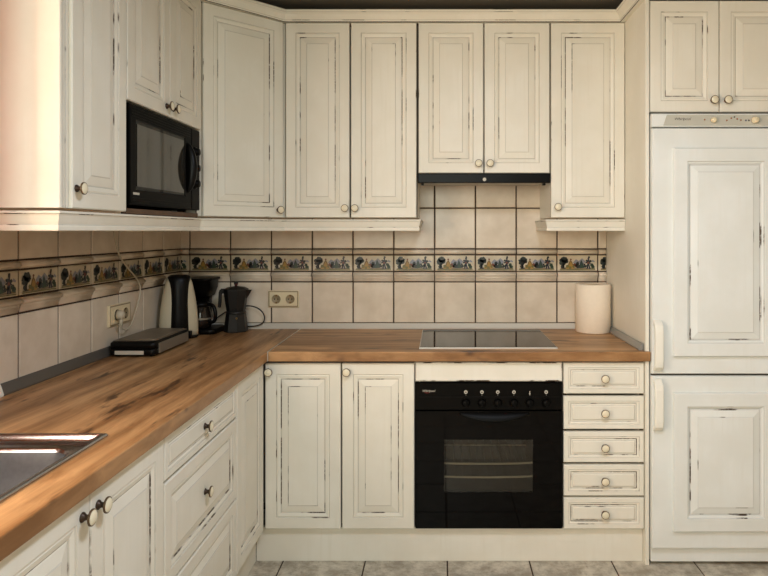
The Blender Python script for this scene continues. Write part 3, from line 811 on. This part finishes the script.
mb = MB(); mb.box(w0-.03, w0+.012, 1.484, 1.4915, .0157, .0164, 'mark_white', FM); mb.build('badge', d, label='small pale badge')

# ------------------------------------------------------------------ sink
def rrect(x0, x1, y0, y1, r, z, n=8):
    P = []
    for cx, cy, a in ((x1-r, y1-r, 0), (x0+r, y1-r, 90), (x0+r, y0+r, 180), (x1-r, y0+r, 270)):
        for k in range(n+1):
            t = math.radians(a+90*k/n); P.append((cx+r*math.cos(t), cy+r*math.sin(t), z))
    return P
c = thing('sink', ((SX0+SX1)/2, (SY0+SY1)/2, ZW1), 'stainless steel sink set into the left worktop', 'sink')
B = (-1.215, -.836, -2.15, -1.744)
def inset(b, d): return (b[0]+d, b[1]-d, b[2]+d, b[3]-d)
O = (SX0, SX1, SY0, SY1)
rings = [rrect(*O, .004, ZW1+.0004), rrect(*O, .004, ZW1+.004), rrect(*inset(O, .002), .004, ZW1+.0065), rrect(*inset(O, .006), .006, ZW1+.0068), rrect(*inset(O, .008), .010, ZW1+.0055),
         rrect(*inset(O, .0115), .02, ZW1-.0005), rrect(*inset(O, .0150), .026, ZW1-.0060), rrect(*inset(O, .019), .030, ZW1-.0085), rrect(*inset(O, .026), .034, ZW1-.0092)]
rings += [rrect(*inset(B, -.004), .05, ZW1-.0092), rrect(*B, .05, ZW1-.0098), rrect(*inset(B, .003), .05, ZW1-.0118), rrect(*inset(B, .0065), .049, ZW1-.0175)]
nb = len(rings)
mb = MB(); mb.loft(rings, 'steel', smooth=True); mb.build('rim', c)
bas = [rrect(*inset(B, .0065), .049, ZW1-.0175), rrect(*inset(B, .010), .047, ZW1-.05), rrect(*inset(B, .016), .045, ZW1-.13), rrect(*inset(B, .024), .04, ZW1-.148), rrect(*inset(B, .045), .03, ZW1-.155), rrect(*inset(B, .12), .02, ZW1-.158)]
mb = MB(); mb.loft(bas, 'steel_basin', cap1='steel_basin', smooth=True); mb.build('basin', c)
mb = MB(); mb.lathe(((B[0]+B[1])/2, (B[2]+B[3])/2, ZW1-.1575), (0, 0, 1), [(.045, 0, 'steel'), (.043, .003, 'steel'), (.03, .0035, 'steel'), (.028, .001, 'steel'), (.001, .001, 'steel')], 24); mb.build('drain', c)

# ------------------------------------------------------------------ sockets and cables
def socket(F, ac, zc, label, w=.0775, cat='socket'):
    o = thing('double_socket', F(ac, zc, .006), label, cat)
    mb = MB(); h = .0425
    mb.rects([(ac-w, ac+w, zc-h, zc+h, .0064, 'ivory_plastic'), (ac-w, ac+w, zc-h, zc+h, .012, 'ivory_plastic'), (ac-w+.003, ac+w-.003, zc-h+.003, zc+h-.003, .0155, 'ivory_plastic'),
              (ac-w+.008, ac+w-.008, zc-h+.008, zc+h-.008, .0158, 'socket_shade'), (ac-w+.0095, ac+w-.0095, zc-h+.0095, zc+h-.0095, .0165, 'ivory_plastic')], F, 'ivory_plastic')
    mb.build('cover_plate', o)
    for s in (-1, 1):
        a = ac+s*.035; mb = MB()
        mb.lathe(F(a, zc, .0166), F.w, [(.0245, 0, 'ivory_plastic'), (.0245, .003, 'ivory_plastic'), (.0225, .0035, 'ivory_plastic'), (.0205, .0008, 'socket_shade'), (.001, .0006, 'socket_shade')], 24)
        for t in (-.008, .008): mb.lathe(F(a+t, zc, .0172), F.w, [(.0032, 0, 'black_plastic'), (.0032, .0012, 'black_plastic')], 10)
        for t in (-1, 1): mb.box(a-.004, a+.004, zc+t*.018-.0035, zc+t*.018+.0035, .017, .0195, 'brass_pin', F)
        mb.build('outlet', o)
    return o
socket(back_frame(0), -.7925, 1.025, 'ivory double wall socket on the back wall tiles right of the moka pot')
FS = left_frame(XL); sy, sz = Yof(2.585), 1.030
socket(FS, sy, sz, 'ivory double wall socket on the left wall tiles, with a plug in it', .086)
pa = sy-.035
c = thing('power_cable', FS(pa, sz, .02), 'pale power cable plugged into the left wall socket and running up behind the pelmet', 'cable')
mb = MB(); mb.lathe(FS(pa, sz, .0215), FS.w, [(.019, 0, 'cable_white'), (.0195, .012, 'cable_white'), (.017, .02, 'cable_white'), (.011, .026, 'cable_white'), (.001, .027, 'cable_white')], 20)
mb.tube([FS(pa, sz-.012, .034), FS(pa+.002, sz-.030, .034), FS(pa+.004, sz-.046, .032)], .0065, 'cable_white', 10); mb.build('plug', c)
def on_left(px, py, off=.03):
    s = (441-px)/(-(XL+off)); return Vector((XL+off, CAMY+FPX/s, CAMZ-(py-231)/s))
pts = [on_left(119.2, 324, .034), on_left(121, 328, .034), on_left(126, 330.5, .035), on_left(131, 326, .036), on_left(134, 317, .034), on_left(138, 304, .032), on_left(140.5, 293, .032),
       on_left(140, 284, .032), on_left(135, 276, .036), on_left(126, 266, .04), on_left(119.5, 256, .04), on_left(116.5, 247, .036), on_left(115, 238, .033), on_left(113.5, 229, .03), on_left(113.3, 219.5, .03)]
mb = MB(); mb.tube(pts, .0032, 'cable_white', 8, 2); mb.build('cord', c)

# ------------------------------------------------------------------ things on the worktop
Z = ZW1+.0008
# paper roll
c = thing('paper_towel_roll', (.742, -.105, Z), 'cream kitchen paper roll standing on the worktop in the right corner', 'paper roll')
mb = MB(); r = .0835; H = .232
mb.lathe((.742, -.105, Z), (0, 0, 1), [(.022, 0, 'paper'), (r-.002, 0, 'paper'), (r, .002, 'paper'), (r, H-.003, 'paper'), (r-.003, H, 'paper'), (.022, H, 'paper'), (.022, 0, 'paper')], 48, True, False, False); mb.build('paper', c)
mb = MB(); mb.lathe((.742, -.105, Z), (0, 0, 1), [(.0195, 0, 'card'), (.0215, 0, 'card'), (.0215, H-.001, 'card'), (.0195, H-.001, 'card'), (.0195, 0, 'card')], 24, True, False, False); mb.build('core', c, label='brown card core')

# moka pot
def octo(cx, cy, r, z, n=8, ph=PI/8): return [(cx+r*math.cos(2*PI*k/n+ph), cy+r*math.sin(2*PI*k/n+ph), z) for k in range(n)]
mx, my = -1.003, -.100
c = thing('moka_pot', (mx, my, Z), 'black stovetop moka pot standing in front of the back tiles, left of the socket', 'coffee pot')
mb = MB(); m = 'moka_black'
mb.loft([octo(mx, my, .057, Z), octo(mx, my, .058, Z+.004), octo(mx, my, .055, Z+.03), octo(mx, my, .048, Z+.082), octo(mx, my, .0465, Z+.087)], m, m, m); mb.build('boiler', c)
mb = MB(); mb.lathe((mx+.018, my-.0485, Z+.069), (.3, -1, .1), [(.0055, -.006, 'brass_pin'), (.0050, .003, 'brass_pin'), (.003, .006, 'brass_pin')], 12); mb.build('valve', c, label='small metal safety valve')
mb = MB(); mb.lathe((mx, my, Z+.0865), (0, 0, 1), [(.046, 0, m), (.048, .003, m), (.048, .010, m), (.045, .013, m)], 24); mb.build('collar', c)
mb = MB(); mb.loft([octo(mx, my, .044, Z+.099), octo(mx, my, .047, Z+.115), octo(mx, my, .055, Z+.170), octo(mx, my, .059, Z+.200), octo(mx, my, .0585, Z+.203)], m, m, m)
mb.loft([[(mx+.050, my-.018, Z+.165), (mx+.050, my+.018, Z+.165), (mx+.054, my, Z+.160)], [(mx+.054, my-.018, Z+.203), (mx+.054, my+.018, Z+.203), (mx+.078, my, Z+.203)]], m, m, m); mb.build('jug', c)
mb = MB(); mb.loft([octo(mx, my, .0600, Z+.2035), octo(mx, my, .0600, Z+.207), octo(mx, my, .04, Z+.216), octo(mx, my, .014, Z+.220)], m, m, m)
mb.box(mx-.072, mx-.055, my-.008, my+.008, Z+.197, Z+.208, m); ld = mb.build('lid', c)
mb = MB(); mb.lathe((mx, my, Z+.2195), (0, 0, 1), [(.006, 0, m), (.007, .006, 'moka_red'), (.0105, .014, 'moka_red'), (.0105, .019, m), (.006, .023, m), (.001, .0235, m)], 16); mb.build('lid_knob', ld, label='dark red lid knob')
mb = MB()
pr = [(-.052, .196), (-.066, .205), (-.078, .204), (-.083, .190), (-.085, .150), (-.088, .118), (-.076, .114), (-.0725, .145), (-.071, .180), (-.064, .186), (-.052, .182)]
mb.loft([[(mx+a, my+y, Z+z) for a, z in pr] for y in (-.009, .009)], m, m, m); mb.build('handle', c, bevel=.003)

# coffee maker
kx, ky = -1.150, -.118
c = thing('coffee_maker', (kx, ky, Z), 'black filter coffee maker in the corner beside the moka pot', 'coffee maker')
bp = 'black_plastic'
mb = MB(); mb.loft([rrect(kx-.072, kx+.078, ky-.085, ky+.085, .03, Z), rrect(kx-.072, kx+.078, ky-.085, ky+.085, .03, Z+.018), rrect(kx-.068, kx+.074, ky-.081, ky+.081, .03, Z+.024)], bp, bp, bp, True); mb.build('base', c)
mb = MB(); mb.loft([rrect(kx-.068, kx+.010, ky+.02, ky+.083, .02, Z+.0235), rrect(kx-.068, kx+.012, ky+.02, ky+.083, .02, Z+.175)], bp, bp, bp, True); mb.build('tank', c)
mb = MB(); mb.loft([rrect(kx-.056, kx+.030, ky-.050, ky+.082, .03, Z+.1755), rrect(kx-.062, kx+.044, ky-.07, ky+.083, .03, Z+.215), rrect(kx-.064, kx+.047, ky-.078, ky+.083, .03, Z+.252), rrect(kx-.066, kx+.055, ky-.08, ky+.083, .03, Z+.254), rrect(kx-.066, kx+.055, ky-.08, ky+.083, .03, Z+.264)], bp, bp, bp, True); mb.build('filter_head', c)
mb = MB(); gx, gy = kx-.006, ky-.035
mb.lathe((gx, gy, Z+.026), (0, 0, 1), [(.03, 0, 'dark_carafe_glass'), (.045, .003, 'dark_carafe_glass'), (.051, .03, 'dark_carafe_glass'), (.050, .06, 'dark_carafe_glass'), (.041, .095, 'dark_carafe_glass'), (.038, .105, 'dark_carafe_glass')], 32); cf = mb.build('carafe', c, label='dark glass carafe')
mb = MB(); mb.lathe((gx, gy, Z+.131), (0, 0, 1), [(.040, 0, bp), (.042, .004, bp), (.042, .014, bp), (.03, .02, bp), (.001, .021, bp)], 24); mb.build('carafe_lid', cf)
mb = MB(); mb.lathe((gx, gy, Z+.068), (0, 0, 1), [(.0518, 0, 'silver_plastic'), (.0518, .008, 'silver_plastic')], 32, True, False, False); mb.build('carafe_band', cf, label='silver band')
mb = MB(); h0 = Vector((gx, gy, Z)); dr = Vector((.95, -.3, 0)).normalized()
mb.tube([h0+dr*.040+Vector((0, 0, .138)), h0+dr*.062+Vector((0, 0, .139)), h0+dr*.078+Vector((0, 0, .125)), h0+dr*.086+Vector((0, 0, .095)), h0+dr*.082+Vector((0, 0, .065)), h0+dr*.068+Vector((0, 0, .054)), h0+dr*.05+Vector((0, 0, .056))], .0085, bp, 10, 1); mb.build('carafe_handle', cf)
# its black flex looping behind and right of the moka pot
def on_back(px, py, y):
    s = FPX/(y-CAMY); return Vector(((px-441)/s, y, CAMZ-(py-231)/s))
mb = MB()
mb.tube([on_back(212, 322, -.045), on_back(222, 314, -.04), on_back(232, 308.5, -.036), on_back(246, 305.5, -.036), on_back(255, 306.5, -.036), on_back(262, 311, -.036), on_back(265, 317, -.036), on_back(263.5, 323, -.037), on_back(257, 326, -.04), on_back(248, 326.5, -.038), on_back(240, 326, -.034)], .0032, 'rubber_cable', 8, 2)
mb.build('flex', c, label='black looping flex')

# kettle: cream shell with a dark spine, standing behind the grill
tx, ty = -1.208, -.280; ang = math.radians(27)
c = thing('electric_kettle', (tx, ty, Z), 'tall tapering cream and black kettle standing behind the flat grill', 'kettle')
def ell(rx, ry, z, n=32, e=.8, cx=0, cy=0):
    P = []
    for k in range(n):
        t = 2*PI*k/n; x = cx+rx*math.copysign(abs(math.cos(t))**e, math.cos(t)); y = cy+ry*math.copysign(abs(math.sin(t))**e, math.sin(t))
        P.append((tx+x*math.cos(ang)-y*math.sin(ang), ty+x*math.sin(ang)+y*math.cos(ang), Z+z))
    return P
mb = MB(); cr = 'kettle_cream'
mb.loft([ell(.083, .042, .010), ell(.084, .044, .03), ell(.083, .045, .08), ell(.078, .044, .14), ell(.069, .042, .20), ell(.058, .039, .25), ell(.048, .034, .276)], cr, cr, cr, True); mb.build('shell', c, label='cream shell')
mb = MB()
mb.loft([ell(.047, .058, .010), ell(.047, .060, .04), ell(.045, .060, .10), ell(.043, .058, .16), ell(.044, .055, .22), ell(.048, .050, .262), ell(.049, .045, .280), ell(.036, .036, .288), ell(.012, .012, .290)], 'black_plastic', 'black_plastic', 'black_plastic', True); mb.build('spine', c, label='black middle section')
mb = MB(); mb.loft([ell(.080, .062, 0), ell(.084, .066, .003), ell(.084, .066, .0095)], 'black_plastic', 'black_plastic', 'black_plastic', True); mb.build('base', c)

# flat grill
gx0, gx1, gy0, gy1 = -1.295, -1.110, Yof(2.472), Yof(2.812)
c = thing('contact_grill', ((gx0+gx1)/2, (gy0+gy1)/2, Z), 'flat black countertop grill with a silver side, below the left wall socket', 'grill')
mb = MB(); mb.loft([rrect(gx0, gx1, gy0, gy1, .022, Z+.006), rrect(gx0, gx1, gy0, gy1, .022, Z+.030)], bp, bp, bp, True); mb.build('lower_body', c, bevel=.004)
mb = MB(); mb.loft([rrect(gx0+.001, gx1-.001, gy0+.001, gy1-.001, .022, Z+.0315), rrect(gx0+.001, gx1-.001, gy0+.001, gy1-.001, .022, Z+.052), rrect(gx0+.008, gx1-.006, gy0+.012, gy1-.004, .02, Z+.060)], [bp, bp], bp, 'grill_plate', True); ld = mb.build('lid', c)
mb = MB(); mb.loft([rrect(gx0+.020, gx1-.014, gy0+.03, gy1-.016, .015, Z+.0602), rrect(gx0+.022, gx1-.016, gy0+.032, gy1-.018, .015, Z+.064)], 'grill_plate', 'grill_plate', 'grill_plate', True); mb.build('top_plate', ld, label='brushed dull top plate')
mb = MB(); mb.box(gx1-.0005, gx1+.0025, gy0+.028, gy1-.022, Z+.010, Z+.050, 'silver_plastic'); mb.build('side_trim', c, bevel=.001, label='silver side panel')
mb = MB(); mb.box(gx0+.028, gx1-.045, gy0-.0035, gy0+.0008, Z+.010, Z+.0245, 'mark_white'); mb.build('front_plate', c, label='pale front nameplate')
for a in (gx0+.025, gx1-.025):
    for b in (gy0+.03, gy1-.03):
        mb = MB(); mb.lathe((a, b, Z), (0, 0, 1), [(.011, 0, bp), (.010, .0065, bp)], 14); mb.build('foot', c)
mb = MB(); mb.loft([rrect(gx1-.05, gx1+.006, gy1-.001, gy1+.014, .005, Z+.018), rrect(gx1-.05, gx1+.006, gy1-.001, gy1+.014, .005, Z+.048)], bp, bp, bp, True); mb.build('hinge', c)

# ------------------------------------------------------------------ light
def area(name, loc, rot, sx, sy, power, col):
    l = bpy.data.lights.new(name, 'AREA'); l.shape = 'RECTANGLE'; l.size = sx; l.size_y = sy; l.energy = power; l.color = col
    o = bpy.data.objects.new(name, l); COL.objects.link(o); o.location = loc; o.rotation_euler = rot; return o
area('window_daylight', (XL-.21, (WY0+WY1)/2, (WZ0+WZ1)/2), (0, -PI/2, 0), WZ1-WZ0-.02, WY1-WY0-.02, 86, (1, .85, .66))
area('rear_fill', ((RX0+RX1)/2, YR-.11, (RZ0+RZ1)/2), (PI/2, 0, 0), RX1-RX0-.02, RZ1-RZ0-.02, 49, (.94, 1, .88))  # fill light added behind the viewer, through the added opening
area('ceiling_fill', (.3, -2.2, ZC-.06), (0, 0, 0), .3, .3, 28, (.80, .88, 1))  # unseen fill added under the ceiling, without any fixture
w = bpy.data.worlds.new('world'); scene.world = w; w.use_nodes = True
w.node_tree.nodes['Background'].inputs[0].default_value = (.75, .85, 1, 1); w.node_tree.nodes['Background'].inputs[1].default_value = .1

scene.view_settings.view_transform = 'Standard'; scene.view_settings.look = 'None'
scene.view_settings.exposure = 0.0; scene.view_settings.gamma = 1; scene.view_settings.use_curve_mapping = False
cy = scene.cycles
cy.use_denoising = True; cy.max_bounces = 10; cy.diffuse_bounces = 6; cy.glossy_bounces = 5; cy.transparent_max_bounces = 12; cy.sample_clamp_indirect = 6
cy.caustics_reflective = False; cy.caustics_refractive = False
